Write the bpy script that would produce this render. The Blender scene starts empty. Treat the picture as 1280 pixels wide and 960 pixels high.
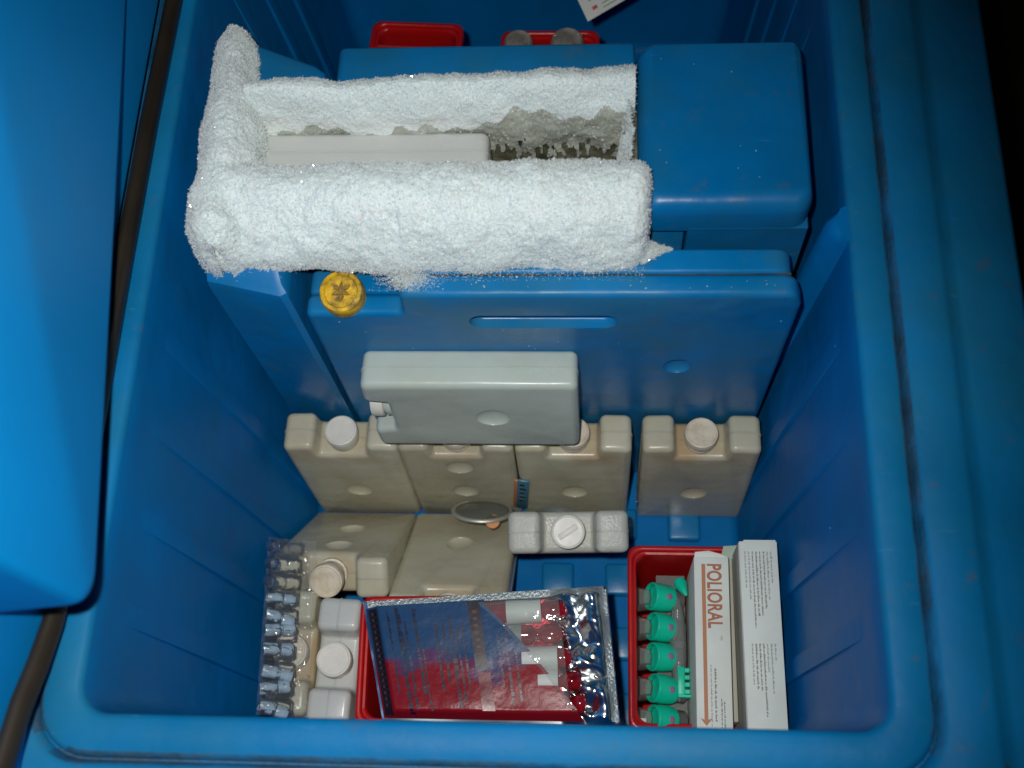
import bpy, bmesh, math, random
import numpy as np
from mathutils import Vector, Matrix, noise, Euler
R = math.radians
random.seed(7)
rng = np.random.default_rng(7)
S = bpy.context.scene
C = S.collection

# ------------------------------------------------------------ camera
cd = bpy.data.cameras.new('camera'); cam = bpy.data.objects.new('camera', cd); C.objects.link(cam)
M3 = Matrix(((0.99745068, -0.00382465, 0.07125668), (0.03055939, 0.9252571, -0.37810767), (-0.06448462, 0.37932132, 0.92301521)))
cam.matrix_world = Matrix.Translation((0, 0, 1.055)) @ M3.to_4x4()
cd.sensor_width = 36; cd.lens = 36 * 1460 / 1280; cd.clip_start = 0.02; cd.clip_end = 20
cd.dof.use_dof = True; cd.dof.focus_distance = 0.86; cd.dof.aperture_fstop = 6.0
S.camera = cam

# ------------------------------------------------------------ world, flash, exposure
w = bpy.data.worlds.new('World'); S.world = w; w.use_nodes = True
bg = w.node_tree.nodes['Background']; bg.inputs[0].default_value = (0.75, 0.85, 1, 1); bg.inputs[1].default_value = 0.008
# the camera's own flash: a small tube above and left of the lens
fd = bpy.data.lights.new('camera_flash', 'SPOT'); fo = bpy.data.objects.new('camera_flash', fd); C.objects.link(fo)
fd.energy = 20.5; fd.shadow_soft_size = 0.009; fd.spot_size = R(87); fd.spot_blend = 1.0; fd.color = (1.0, 0.985, 0.95)
fo.matrix_world = Matrix.Translation(Vector((0, 0, 1.055)) + M3 @ Vector((-0.035, 0.035, 0.0))) @ M3.to_4x4() @ Euler((R(-8), R(7), 0)).to_matrix().to_4x4()
S.view_settings.view_transform = 'Standard'; S.view_settings.look = 'None'
S.view_settings.exposure = 0; S.view_settings.gamma = 1
S.cycles.max_bounces = 8; S.cycles.transparent_max_bounces = 12
S.cycles.sample_clamp_indirect = 3

# ------------------------------------------------------------ materials
def mat(name, col, rough=0.4, var=0.12, vscale=9, dirt=None, dscale=14, damt=0.5, dcov=0.55, bump=0.08, bscale=60, spec=0.5,
        sss=0, metal=0, coat=0, trans=0, rvar=0.12, objvar=0.0, wear=0, dent=0):
    m = bpy.data.materials.new(name); m.use_nodes = True
    nt = m.node_tree; N = nt.nodes; L = nt.links; b = N['Principled BSDF']
    tc = N.new('ShaderNodeTexCoord')
    n1 = N.new('ShaderNodeTexNoise'); n1.inputs['Scale'].default_value = vscale; n1.inputs['Detail'].default_value = 5
    L.new(tc.outputs['Object'], n1.inputs['Vector'])
    hs = N.new('ShaderNodeMixRGB'); hs.blend_type = 'MIX'
    hs.inputs[1].default_value = (*[c * (1 - var) for c in col], 1); hs.inputs[2].default_value = (*[min(1, c * (1 + var)) for c in col], 1)
    cr0 = N.new('ShaderNodeMapRange'); cr0.inputs[1].default_value = .35; cr0.inputs[2].default_value = .65
    L.new(n1.outputs[0], cr0.inputs[0]); L.new(cr0.outputs[0], hs.inputs[0])
    out = hs.outputs[0]
    if dirt:
        n2 = N.new('ShaderNodeTexNoise'); n2.inputs['Scale'].default_value = dscale; n2.inputs['Detail'].default_value = 9; n2.inputs['Roughness'].default_value = .65
        mp = N.new('ShaderNodeMapping'); mp.inputs['Location'].default_value = (3.1, 1.7, 5.3)
        L.new(tc.outputs['Object'], mp.inputs[0]); L.new(mp.outputs[0], n2.inputs['Vector'])
        r = N.new('ShaderNodeMapRange'); r.inputs[1].default_value = dcov - .08; r.inputs[2].default_value = dcov + .14; r.inputs[4].default_value = damt
        L.new(n2.outputs[0], r.inputs[0])
        mx = N.new('ShaderNodeMixRGB'); mx.inputs[2].default_value = (*dirt, 1)
        L.new(r.outputs[0], mx.inputs[0]); L.new(out, mx.inputs[1]); out = mx.outputs[0]
    if wear:
        n5 = N.new('ShaderNodeTexNoise'); n5.inputs['Scale'].default_value = 38; n5.inputs['Detail'].default_value = 12; n5.inputs['Roughness'].default_value = .75
        L.new(tc.outputs['Object'], n5.inputs['Vector'])
        r5 = N.new('ShaderNodeMapRange'); r5.inputs[1].default_value = .58; r5.inputs[2].default_value = .74; r5.inputs[4].default_value = wear
        L.new(n5.outputs[0], r5.inputs[0])
        m5 = N.new('ShaderNodeMixRGB'); m5.inputs[2].default_value = (.11, .10, .06, 1); L.new(r5.outputs[0], m5.inputs[0]); L.new(out, m5.inputs[1]); out = m5.outputs[0]
        # pale scuffs, short and streaky
        mp6 = N.new('ShaderNodeMapping'); mp6.inputs['Scale'].default_value = (9, 55, 20); mp6.inputs['Rotation'].default_value = (.3, .2, .5)
        n6 = N.new('ShaderNodeTexNoise'); n6.inputs['Scale'].default_value = 3.2; n6.inputs['Detail'].default_value = 10; n6.inputs['Roughness'].default_value = .7
        L.new(tc.outputs['Object'], mp6.inputs[0]); L.new(mp6.outputs[0], n6.inputs['Vector'])
        r6 = N.new('ShaderNodeMapRange'); r6.inputs[1].default_value = .64; r6.inputs[2].default_value = .74; r6.inputs[4].default_value = wear * .8
        L.new(n6.outputs[0], r6.inputs[0])
        m6 = N.new('ShaderNodeMixRGB'); m6.inputs[2].default_value = (.16, .36, .50, 1); L.new(r6.outputs[0], m6.inputs[0]); L.new(out, m6.inputs[1]); out = m6.outputs[0]
    if objvar:
        oi = N.new('ShaderNodeObjectInfo'); hv = N.new('ShaderNodeHueSaturation')
        rr = N.new('ShaderNodeMapRange'); rr.inputs[3].default_value = 1 - objvar; rr.inputs[4].default_value = 1 + objvar
        L.new(oi.outputs['Random'], rr.inputs[0]); L.new(rr.outputs[0], hv.inputs['Value']); L.new(out, hv.inputs['Color']); out = hv.outputs[0]
    L.new(out, b.inputs['Base Color'])
    rm = N.new('ShaderNodeMapRange'); rm.inputs[1].default_value = .3; rm.inputs[2].default_value = .7
    rm.inputs[3].default_value = max(.02, rough - rvar); rm.inputs[4].default_value = min(1, rough + rvar)
    L.new(n1.outputs[0], rm.inputs[0]); L.new(rm.outputs[0], b.inputs['Roughness'])
    if bump:
        n3 = N.new('ShaderNodeTexNoise'); n3.inputs['Scale'].default_value = bscale; n3.inputs['Detail'].default_value = 6
        L.new(tc.outputs['Object'], n3.inputs['Vector'])
        bp = N.new('ShaderNodeBump'); bp.inputs['Strength'].default_value = bump; bp.inputs['Distance'].default_value = .004
        L.new(n3.outputs[0], bp.inputs['Height']); L.new(bp.outputs[0], b.inputs['Normal'])
        if dent:
            n7 = N.new('ShaderNodeTexNoise'); n7.inputs['Scale'].default_value = 17; n7.inputs['Detail'].default_value = 2
            L.new(tc.outputs['Object'], n7.inputs['Vector'])
            b7 = N.new('ShaderNodeBump'); b7.inputs['Strength'].default_value = dent; b7.inputs['Distance'].default_value = .008
            L.new(n7.outputs[0], b7.inputs['Height']); L.new(b7.outputs[0], bp.inputs['Normal'])
    b.inputs['Specular IOR Level'].default_value = spec; b.inputs['Metallic'].default_value = metal
    b.inputs['Coat Weight'].default_value = coat; b.inputs['Coat Roughness'].default_value = .08
    b.inputs['Transmission Weight'].default_value = trans
    if sss:
        b.inputs['Subsurface Weight'].default_value = sss; b.inputs['Subsurface Radius'].default_value = (1, .9, .7); b.inputs['Subsurface Scale'].default_value = .006
    return m

def film(name, tint, clear=.8, rough=.06, bs=.35, sc=130):
    m = bpy.data.materials.new(name); m.use_nodes = True
    nt = m.node_tree; N = nt.nodes; L = nt.links; N.remove(N['Principled BSDF'])
    tr = N.new('ShaderNodeBsdfTransparent'); tr.inputs[0].default_value = (*tint, 1)
    df = N.new('ShaderNodeBsdfDiffuse'); df.inputs[0].default_value = (*[t * .6 for t in tint], 1)
    gl = N.new('ShaderNodeBsdfGlossy'); gl.inputs['Roughness'].default_value = rough
    a = N.new('ShaderNodeMixShader'); a.inputs[0].default_value = 1 - clear
    L.new(tr.outputs[0], a.inputs[1]); L.new(df.outputs[0], a.inputs[2])
    fr = N.new('ShaderNodeFresnel'); fr.inputs[0].default_value = 1.5
    tc = N.new('ShaderNodeTexCoord'); nz = N.new('ShaderNodeTexNoise'); nz.inputs['Scale'].default_value = sc
    bp = N.new('ShaderNodeBump'); bp.inputs['Strength'].default_value = bs; bp.inputs['Distance'].default_value = .002
    L.new(tc.outputs['Object'], nz.inputs['Vector']); L.new(nz.outputs[0], bp.inputs['Height'])
    L.new(bp.outputs[0], fr.inputs['Normal']); L.new(bp.outputs[0], gl.inputs['Normal'])
    b = N.new('ShaderNodeMixShader'); L.new(fr.outputs[0], b.inputs[0]); L.new(a.outputs[0], b.inputs[1]); L.new(gl.outputs[0], b.inputs[2])
    L.new(b.outputs[0], N['Material Output'].inputs[0])
    return m

TEAL = (.015, .12, .17); BROWN = (.16, .10, .05)
BLUE = mat('blue_liner_plastic', (.000, .160, .46), .46, spec=.10, wear=.14, dent=.25, var=.12, dirt=TEAL, damt=.22, dscale=11, bump=.10, bscale=45)
RIMB = mat('blue_rim_plastic', (.001, .170, .41), .55, spec=.20, wear=.6, dent=.2, var=.14, dirt=(.02, .17, .24), damt=.4, dscale=8, dcov=.5, bump=.14, bscale=70)
COVB = mat('blue_cover_plastic', (.000, .165, .45), .36, spec=.35, wear=.4, dent=.3, var=.1, dirt=(.02, .13, .18), damt=.5, dscale=9, dcov=.48, bump=.10, bscale=38)
SLAB = mat('blue_pack_plastic', (.001, .180, .46), .35, spec=.32, wear=.5, dent=.45, var=.16, dirt=(.045, .18, .23), damt=.5, dscale=13, dcov=.48, bump=.12, bscale=40)
GROOVE = mat('grimy_groove_plastic', (.003, .125, .29), .65, var=.3, vscale=40, dirt=(.045, .055, .045), damt=.6, dscale=22, dcov=.5, bump=.3, bscale=200)
LIDB = mat('blue_lid_plastic', (.001, .31, .80), .6, spec=.12, var=.05, bump=.03, bscale=50)
PADB = mat('blue_floor_plastic', (.008, .19, .45), .3, dirt=TEAL, damt=.3)
GASK = mat('black_rubber', (.022, .016, .009), .45, var=.3)
PACK = mat('aged_milky_plastic', (.55, .535, .41), .30, dent=.28, var=.06, vscale=12, dirt=(.42, .33, .20), damt=.45, dscale=12, dcov=.52, sss=.25, bump=.12, bscale=50, objvar=.08)
nt = PACK.node_tree; N = nt.nodes; L = nt.links
tc = N.new('ShaderNodeTexCoord'); sx = N.new('ShaderNodeSeparateXYZ'); L.new(tc.outputs['Object'], sx.inputs[0])
cr = N.new('ShaderNodeValToRGB'); e = cr.color_ramp.elements; e[0].position = .76; e[0].color = (0, 0, 0, 1); e[1].position = .99; e[1].color = (0, 0, 0, 1); k = e.new(.89); k.color = (1, 1, 1, 1)
dv = N.new('ShaderNodeMath'); dv.operation = 'DIVIDE'; dv.inputs[1].default_value = .163; L.new(sx.outputs[2], dv.inputs[0]); L.new(dv.outputs[0], cr.inputs[0])
nz = N.new('ShaderNodeTexNoise'); nz.inputs['Scale'].default_value = 22; nz.inputs['Detail'].default_value = 7
oi = N.new('ShaderNodeObjectInfo'); cb = N.new('ShaderNodeVectorMath'); cb.operation = 'ADD'; L.new(tc.outputs['Object'], cb.inputs[0]); L.new(oi.outputs['Location'], cb.inputs[1]); L.new(cb.outputs[0], nz.inputs['Vector'])
mr = N.new('ShaderNodeMapRange'); mr.inputs[1].default_value = .42; mr.inputs[2].default_value = .62; mr.inputs[4].default_value = .7; L.new(nz.outputs[0], mr.inputs[0])
ml = N.new('ShaderNodeMath'); ml.operation = 'MULTIPLY'; L.new(cr.outputs[0], ml.inputs[0]); L.new(mr.outputs[0], ml.inputs[1])
bs = N['Principled BSDF']; src = bs.inputs['Base Color'].links[0].from_socket
mx = N.new('ShaderNodeMixRGB'); mx.inputs[2].default_value = (.42, .27, .12, 1); L.new(ml.outputs[0], mx.inputs[0]); L.new(src, mx.inputs[1]); L.new(mx.outputs[0], bs.inputs['Base Color'])
PACKC = mat('clean_milky_plastic', (.52, .59, .53), .3, dent=.35, var=.05, dirt=(.42, .42, .3), damt=.3, sss=.15, bump=.08, bscale=50)
PACKG = mat('grainy_milky_plastic', (.50, .51, .45), .42, var=.06, vscale=60, sss=.2, bump=.18, bscale=420)
PACKW = mat('white_milky_plastic', (.58, .60, .575), .32, var=.05, sss=.2, bump=.06)
CAPM = mat('cream_cap_plastic', (.72, .64, .50), .45, var=.08, vscale=60, dirt=(.45, .30, .16), damt=.45, dscale=90, dcov=.55, bump=.15, bscale=300)
CAPW = mat('white_cap_plastic', (.76, .74, .66), .45, var=.05, vscale=80, bump=.1, bscale=300)
YEL = mat('yellow_cap_plastic', (.78, .47, .015), .45, var=.15, vscale=90, dirt=(.12, .09, .02), damt=.85, dscale=150, dcov=.52, bump=.3, bscale=350)
RED = mat('red_crate_plastic', (.52, .006, .006), .35, var=.12, dirt=(.25, .01, .02), damt=.4, bump=.08, bscale=60)
CARD = mat('white_carton_card', (.70, .74, .68), .55, var=.04, vscale=30, bump=.06, bscale=160, dirt=(.5, .48, .38), damt=.22, dscale=25)
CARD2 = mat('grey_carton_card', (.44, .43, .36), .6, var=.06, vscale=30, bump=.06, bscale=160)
ORNG = mat('orange_print', (.52, .20, .085), .6, var=.08, bump=0)
ORNP = mat('brown_orange_lettering', (.42, .15, .07), .6, var=.1, bump=0)
INK = mat('grey_print', (.10, .11, .10), .6, bump=0)
INKP = mat('faint_grey_print', (.26, .28, .27), .6, bump=0)
GREEN = mat('green_cap_plastic', (.0, .56, .36), .38, var=.08, vscale=50, bump=.06, sss=.1)
PINK = mat('mauve_print', (.24, .17, .27), .6, bump=0)
METAL = mat('dull_metal', (.60, .60, .55), .38, metal=.75, var=.2, bump=.05)
BRASS = mat('rusty_brass', (.28, .13, .05), .4, metal=.7, var=.3)
PLATE = mat('stained_evaporator_plate', (.17, .17, .11), .55, var=.4, vscale=60, dirt=(.03, .035, .02), damt=.8, dscale=70, dcov=.5, bump=.4, bscale=200)
FOIL = mat('crinkled_foil', (.80, .84, .84), .20, metal=1, var=.05, bump=0, rvar=.04)
FOILE = mat('foil_edge', (.46, .52, .52), .38, metal=.6, var=.1, vscale=60, bump=.5, bscale=500)
VIALR = mat('red_vial_liquid', (.25, .006, .010), .08, coat=1, bump=.12, var=.4, vscale=60)
LABW = mat('white_vial_label', (.62, .64, .60), .6, bump=.05)
VCAP = mat('pale_blue_vial_plastic', (.34, .46, .56), .2, coat=.4, var=.35, vscale=90, bump=.3, bscale=200)
BLK = mat('dark_print', (.015, .01, .02), .35, bump=.1)
NAVY = mat('navy_print', (.004, .007, .035), .35, bump=.1)
GRYL = mat('grey_clear_plastic', (.12, .11, .11), .2, coat=.5, bump=.2)
BTAG = mat('blue_scale_tag', (.05, .20, .30), .35, bump=.1)
CLEAR = film('clear_film', (.93, .97, .97), .86)
SHELL = film('wrinkled_clear_shell', (.97, .99, 1), .90, .06, .8, 200)
CLEARG = film('smoky_clear_film', (.72, .75, .73), .66, .12)
GLASS = film('dial_glass', (.86, .90, .86), .82, .1)
FLOORM = mat('dark_room_floor', (.035, .028, .012), .8, var=.3, bump=.2)

def painted_reflection_film():  # blue chest and red crate reflections painted into the film's colour
    m = mat('painted_blue_red_reflections', (.03, .10, .22), .30, spec=.2, coat=.12, bump=.5, bscale=26)
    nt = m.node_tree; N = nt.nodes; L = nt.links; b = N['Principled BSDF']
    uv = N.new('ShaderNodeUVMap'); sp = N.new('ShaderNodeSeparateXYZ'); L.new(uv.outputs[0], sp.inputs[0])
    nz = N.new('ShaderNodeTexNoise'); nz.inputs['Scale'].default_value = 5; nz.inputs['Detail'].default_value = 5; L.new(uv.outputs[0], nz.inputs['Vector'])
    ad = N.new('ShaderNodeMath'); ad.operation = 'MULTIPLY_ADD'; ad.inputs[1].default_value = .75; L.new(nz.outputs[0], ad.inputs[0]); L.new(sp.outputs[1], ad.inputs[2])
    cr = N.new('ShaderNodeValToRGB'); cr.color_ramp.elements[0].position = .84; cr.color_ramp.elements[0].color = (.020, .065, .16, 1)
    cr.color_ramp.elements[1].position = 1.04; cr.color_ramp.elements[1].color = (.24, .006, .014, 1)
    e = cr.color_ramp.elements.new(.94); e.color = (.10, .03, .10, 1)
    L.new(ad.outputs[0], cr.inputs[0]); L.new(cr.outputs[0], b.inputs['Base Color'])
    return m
PFILM = painted_reflection_film()

def frost_mat():
    m = bpy.data.materials.new('frost_ice'); m.use_nodes = True
    nt = m.node_tree; N = nt.nodes; L = nt.links; b = N['Principled BSDF']
    b.inputs['Base Color'].default_value = (.82, .862, .852, 1); b.inputs['Roughness'].default_value = .45
    b.inputs['Subsurface Weight'].default_value = .25; b.inputs['Subsurface Scale'].default_value = .004
    tc = N.new('ShaderNodeTexCoord')
    nz = N.new('ShaderNodeTexNoise'); nz.inputs['Scale'].default_value = 420; nz.inputs['Detail'].default_value = 4
    L.new(tc.outputs['Object'], nz.inputs['Vector'])
    bp = N.new('ShaderNodeBump'); bp.inputs['Strength'].default_value = .6; bp.inputs['Distance'].default_value = .002
    L.new(nz.outputs[0], bp.inputs['Height']); L.new(bp.outputs[0], b.inputs['Normal'])
    return m
FROST = frost_mat()
def crystal_mat():
    m = bpy.data.materials.new('frost_crystal'); m.use_nodes = True
    nt = m.node_tree; N = nt.nodes; L = nt.links; b = N['Principled BSDF']
    b.inputs['Base Color'].default_value = (.86, .90, .89, 1); b.inputs['Roughness'].default_value = .07; b.inputs['Specular IOR Level'].default_value = .7
    tl = N.new('ShaderNodeBsdfTranslucent'); tl.inputs[0].default_value = (.85, .92, .92, 1)
    mx = N.new('ShaderNodeMixShader'); mx.inputs[0].default_value = .35
    L.new(b.outputs[0], mx.inputs[1]); L.new(tl.outputs[0], mx.inputs[2]); L.new(mx.outputs[0], N['Material Output'].inputs[0])
    return m
CRYS = crystal_mat()
WETF = mat('wet_clear_ice', (.46, .49, .43), .20, var=.18, vscale=60, dirt=(.34, .33, .22), damt=.5, dscale=60, bump=.25, bscale=200, sss=.3)

# ------------------------------------------------------------ helpers
def link(name, me, m, parent=None, loc=(0, 0, 0), rot=(0, 0, 0), smooth=35):
    if isinstance(me, bmesh.types.BMesh):
        bm = me; me = bpy.data.meshes.new(name); bm.normal_update(); bm.to_mesh(me); bm.free()
    if smooth:
        me.polygons.foreach_set('use_smooth', [True] * len(me.polygons))
        me.set_sharp_from_angle(angle=R(smooth))
    o = bpy.data.objects.new(name, me); C.objects.link(o)
    if m and not me.materials: me.materials.append(m)
    if parent: o.parent = parent
    o.location = loc; o.rotation_euler = rot
    return o

def thing(name, label, cat, loc=(0, 0, 0), rot=(0, 0, 0), group=None):
    o = bpy.data.objects.new(name, None); C.objects.link(o); o.empty_display_size = .01
    o.location = loc; o.rotation_euler = rot; o['label'] = label; o['category'] = cat
    if group: o['group'] = group
    return o
def tag(o, label, cat, group=None, kind=None):
    o['label'] = label; o['category'] = cat
    if group: o['group'] = group
    if kind: o['kind'] = kind
    return o

def loops_mesh(loops, cap_start=False, cap_end=False, closed=True):
    bm = bmesh.new(); rings = [[bm.verts.new(p) for p in lp] for lp in loops]
    n = len(loops[0])
    for a, b in zip(rings, rings[1:]):
        for i in range(n if closed else n - 1):
            j = (i + 1) % n
            bm.faces.new((a[i], a[j], b[j], b[i]))
    if cap_start: bm.faces.new(rings[0][::-1])
    if cap_end: bm.faces.new(rings[-1])
    bmesh.ops.recalc_face_normals(bm, faces=bm.faces)
    return bm

def rrect(x0, x1, y0, y1, r, z, seg=8):
    out = []
    for cx, cy, a0 in ((x1 - r, y0 + r, -90), (x1 - r, y1 - r, 0), (x0 + r, y1 - r, 90), (x0 + r, y0 + r, 180)):
        for k in range(seg + 1):
            a = R(a0 + 90 * k / seg); out.append((cx + r * math.cos(a), cy + r * math.sin(a), z))
    return out

def rbox_bm(x0, x1, y0, y1, z0, z1, r=.003, seg=3, bm=None):
    b2 = bmesh.new(); bmesh.ops.create_cube(b2, size=1)
    for v in b2.verts: v.co = Vector((x0 + (v.co.x + .5) * (x1 - x0), y0 + (v.co.y + .5) * (y1 - y0), z0 + (v.co.z + .5) * (z1 - z0)))
    if r: bmesh.ops.bevel(b2, geom=b2.edges[:], offset=r, segments=seg, profile=.5, affect='EDGES')
    if bm is None: return b2
    me = bpy.data.meshes.new('t'); b2.to_mesh(me); b2.free(); bm.from_mesh(me); bpy.data.meshes.remove(me); return bm

def lathe(prof, seg=32, axis='z'):
    bm = bmesh.new(); rings = []
    for r, z in prof:
        if r < 1e-6: rings.append([bm.verts.new((0, 0, z))])
        else: rings.append([bm.verts.new((r * math.cos(2 * math.pi * k / seg), r * math.sin(2 * math.pi * k / seg), z)) for k in range(seg)])
    for a, b in zip(rings, rings[1:]):
        for i in range(seg):
            j = (i + 1) % seg
            if len(a) == 1 and len(b) == 1: break
            if len(a) == 1: bm.faces.new((a[0], b[j], b[i]))
            elif len(b) == 1: bm.faces.new((a[i], a[j], b[0]))
            else: bm.faces.new((a[i], a[j], b[j], b[i]))
    bmesh.ops.recalc_face_normals(bm, faces=bm.faces)
    if axis == 'x': bmesh.ops.rotate(bm, verts=bm.verts, cent=(0, 0, 0), matrix=Matrix.Rotation(R(90), 3, 'Y'))
    return bm

def round_poly(pts, seg=4):
    """pts: (x, z, radius); returns the outline with rounded corners"""
    out = []; n = len(pts)
    for i, (x, z, r) in enumerate(pts):
        p = Vector((x, z)); a = Vector(pts[i - 1][:2]) - p; b = Vector(pts[(i + 1) % n][:2]) - p
        if r <= 0: out.append((x, z)); continue
        a.normalize(); b.normalize(); ang = a.angle(b); t = r / math.tan(ang / 2)
        c = p + (a + b).normalized() * (r / math.sin(ang / 2)); s = p + a * t; e = p + b * t
        a0 = math.atan2(s.y - c.y, s.x - c.x); a1 = math.atan2(e.y - c.y, e.x - c.x)
        d = (a1 - a0 + math.pi) % (2 * math.pi) - math.pi
        for k in range(seg + 1):
            q = a0 + d * k / seg; out.append((c.x + r * math.cos(q), c.y + r * math.sin(q)))
    return out

def extrude_xz(outline, y0, y1, bev, seg=3):
    bm = bmesh.new(); f = [bm.verts.new((x, y0, z)) for x, z in outline]; b = [bm.verts.new((x, y1, z)) for x, z in outline]
    n = len(outline); ff = bm.faces.new(f); bf = bm.faces.new(b[::-1])
    for i in range(n): bm.faces.new((f[i], b[i], b[(i + 1) % n], f[(i + 1) % n]))
    bmesh.ops.recalc_face_normals(bm, faces=bm.faces)
    if bev: bmesh.ops.bevel(bm, geom=list(ff.edges) + list(bf.edges), offset=bev, segments=seg, profile=.5, affect='EDGES')
    return bm

def carve(bm, cutters):
    """subtracts closed meshes from a closed mesh and gives the mesh back"""
    me = bpy.data.meshes.new('carved'); bm.to_mesh(me); bm.free()
    o = bpy.data.objects.new('carved', me); C.objects.link(o); tmp = []
    for cb in cutters:
        cm = bpy.data.meshes.new('cut'); cb.to_mesh(cm); cb.free(); co = bpy.data.objects.new('cut', cm); C.objects.link(co); tmp.append(co)
        md = o.modifiers.new('b', 'BOOLEAN'); md.operation = 'DIFFERENCE'; md.object = co; md.solver = 'EXACT'
    bpy.context.view_layer.update()
    ev = o.evaluated_get(bpy.context.evaluated_depsgraph_get()); res = bpy.data.meshes.new_from_object(ev)
    for t in tmp + [o]:
        mm = t.data; bpy.data.objects.remove(t); bpy.data.meshes.remove(mm)
    return res

def ellipsoid(c, r, seg=24):
    bm = bmesh.new(); bmesh.ops.create_uvsphere(bm, u_segments=seg, v_segments=seg // 2, radius=1)
    for v in bm.verts: v.co = Vector((c[0] + v.co.x * r[0], c[1] + v.co.y * r[1], c[2] + v.co.z * r[2]))
    return bm

def tube(pts, r, seg=12, ry=None):
    pts = [Vector(p) for p in pts]; loops = []
    for i, p in enumerate(pts):
        t = (pts[min(i + 1, len(pts) - 1)] - pts[max(i - 1, 0)]).normalized()
        u = t.cross(Vector((0, 0, 1))).normalized(); v = t.cross(u)
        loops.append([p + u * (r * math.cos(2 * math.pi * k / seg)) + v * ((ry or r) * math.sin(2 * math.pi * k / seg)) for k in range(seg)])
    return loops_mesh(loops, True, True)

# ------------------------------------------------------------ room floor
g = rbox_bm(-3, 3, -3, 4, -.50, -.46, 0)
tag(link('floor', g, FLOORM, smooth=0), 'dark room floor beside the blue refrigerator', 'floor', kind='structure')
del C.objects['floor']['category']

# ------------------------------------------------------------ the refrigerator
fridge = thing('chest_refrigerator', 'open blue plastic chest refrigerator holding the packs, crates and frosted trough', 'refrigerator')
XL, XR, YF, YB = -.288, .1585, .0700, .86
def wl(z): return XL + .029 * (1 - z / .4)
def wr(z): return XR - .0285 * (1 - z / .4)
def wf(z): return YF + .029 * (1 - z / .4)
def ring(d, z, r): return rrect(XL - d, XR + d, YF - d, YB + d, max(r, .004), z)
prof = [(.104, -.46, .05), (.108, .2, .055), (.108, .378, .055), (.1065, .386, .055), (.102, .391, .052), (.066, .3935, .045), (.062, .3945, .044), (.056, .3995, .042),
        (.052, .402, .04), (.030, .402, .034), (.0275, .4005, .033), (.0256, .3975, .033), (.0248, .393, .032), (.0238, .393, .032), (.0232, .3975, .031),
        (.0205, .400, .030), (.004, .400, .020), (.0012, .3988, .018), (0, .3955, .017), (-.001, .38, .016), (-.0145, .2, .018), (-.0283, .012, .02), (-.0300, .004, .02), (-.036, 0, .02), (-.10, 0, .01)]
link('cabinet_liner', loops_mesh([ring(*p) for p in prof], False, True), RIMB, fridge, smooth=50)
cab = fridge.children[0]
# the inside of the liner is cleaner, deeper blue plastic
cab.data.materials.append(BLUE); cab.data.materials.append(GROOVE)
for p in cab.data.polygons:
    c = p.center
    if c.z < .394 and XL - .0015 < c.x < XR + .0015 and YF - .0015 < c.y < YB + .0015: p.material_index = 1
    elif .3905 < c.z < .3995 and (abs(c.x - XR) < .0285 or abs(XL - c.x) < .0285 or abs(c.y - YF) < .0285) and not (XL - .0195 < c.x < XR + .0195 and c.y > YF - .0195): p.material_index = 2

# wall ribs, both long walls, front and rear compartment
def rib_bm(side, y, wdt=.017, h=.0034, z0=.012, z1=.378):
    bm = bmesh.new(); W = wl if side < 0 else wr; s = -side
    rows = []
    for z, k in ((z0, 1), (z1 - .15, .95), (z1 - .05, .45), (z1, .0)):
        x = W(z)
        rows.append([bm.verts.new(v) for v in ((x - s * .003, y - wdt / 2, z), (x + s * h * k * .9 - (1 - k) * s * .001, y - wdt / 2 + .0015, z), (x + s * h * k - (1 - k) * s * .001, y - wdt / 2 + .004, z),
                                               (x + s * h * k - (1 - k) * s * .001, y + wdt / 2 - .004, z), (x + s * h * k * .9 - (1 - k) * s * .001, y + wdt / 2 - .0015, z), (x - s * .003, y + wdt / 2, z))])
    for a, b in zip(rows, rows[1:]):
        for i in range(5): bm.faces.new((a[i], a[i + 1], b[i + 1], b[i]))
    bmesh.ops.recalc_face_normals(bm, faces=bm.faces)
    if side > 0:
        pass
    return bm
for side in (-1, 1):
    for y in (.133, .194, .255, .316, .575, .625, .675, .725):
        link('rib', rib_bm(side, y), BLUE, fridge, smooth=25)

# raised square pads moulded into the compartment floor
pad0 = None
for i in range(5):
    for j in range(4):
        x = -.0910 + .0575 * i; y = .124 + .0575 * j - (.0 if j < 3 else .006)
        if x > .13: continue
        if pad0 is None:
            bm = rbox_bm(-.0145, .0145, -.0145, .0145, -.003, .0085, .003, 3)
            pad0 = link('floor_pad', bm, PADB, fridge, (x, y, 0))
        else:
            c = pad0.copy(); C.objects.link(c); c.parent = fridge; c.location = (x, y, 0)

# housing that carries the frosted trough, between the two compartments
bm = rbox_bm(wl(.1) + .002, .137, .400, .5205, .001, .293, .006); link('trough_housing', bm, COVB, fridge)
# left column with its sloping top and slanted front
bm = bmesh.new()
col = [((-.292, .366), (-.203, .348)), ]
def column(zs):
    lp = []
    for z, f, xo in zs:
        xl = max(wl(min(z, .4)) - .004, -.2640)
        lp.append([(xl, .366 + f, z), (-.2605, .353 + f, z), (-.2085 + xo, .3415 + f, z), (-.2045 + xo, .344 + f, z), (-.2045 + xo, .40, z), (xl, .40, z)])
    return loops_mesh(lp, True, True)
link('side_column', column([(.002, -.0, 0), (.364, 0, 0), (.370, .0015, -.001), (.3735, .006, -.004), (.385, .022, -.008), (.388, .030, -.01)]), COVB, fridge)
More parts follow.
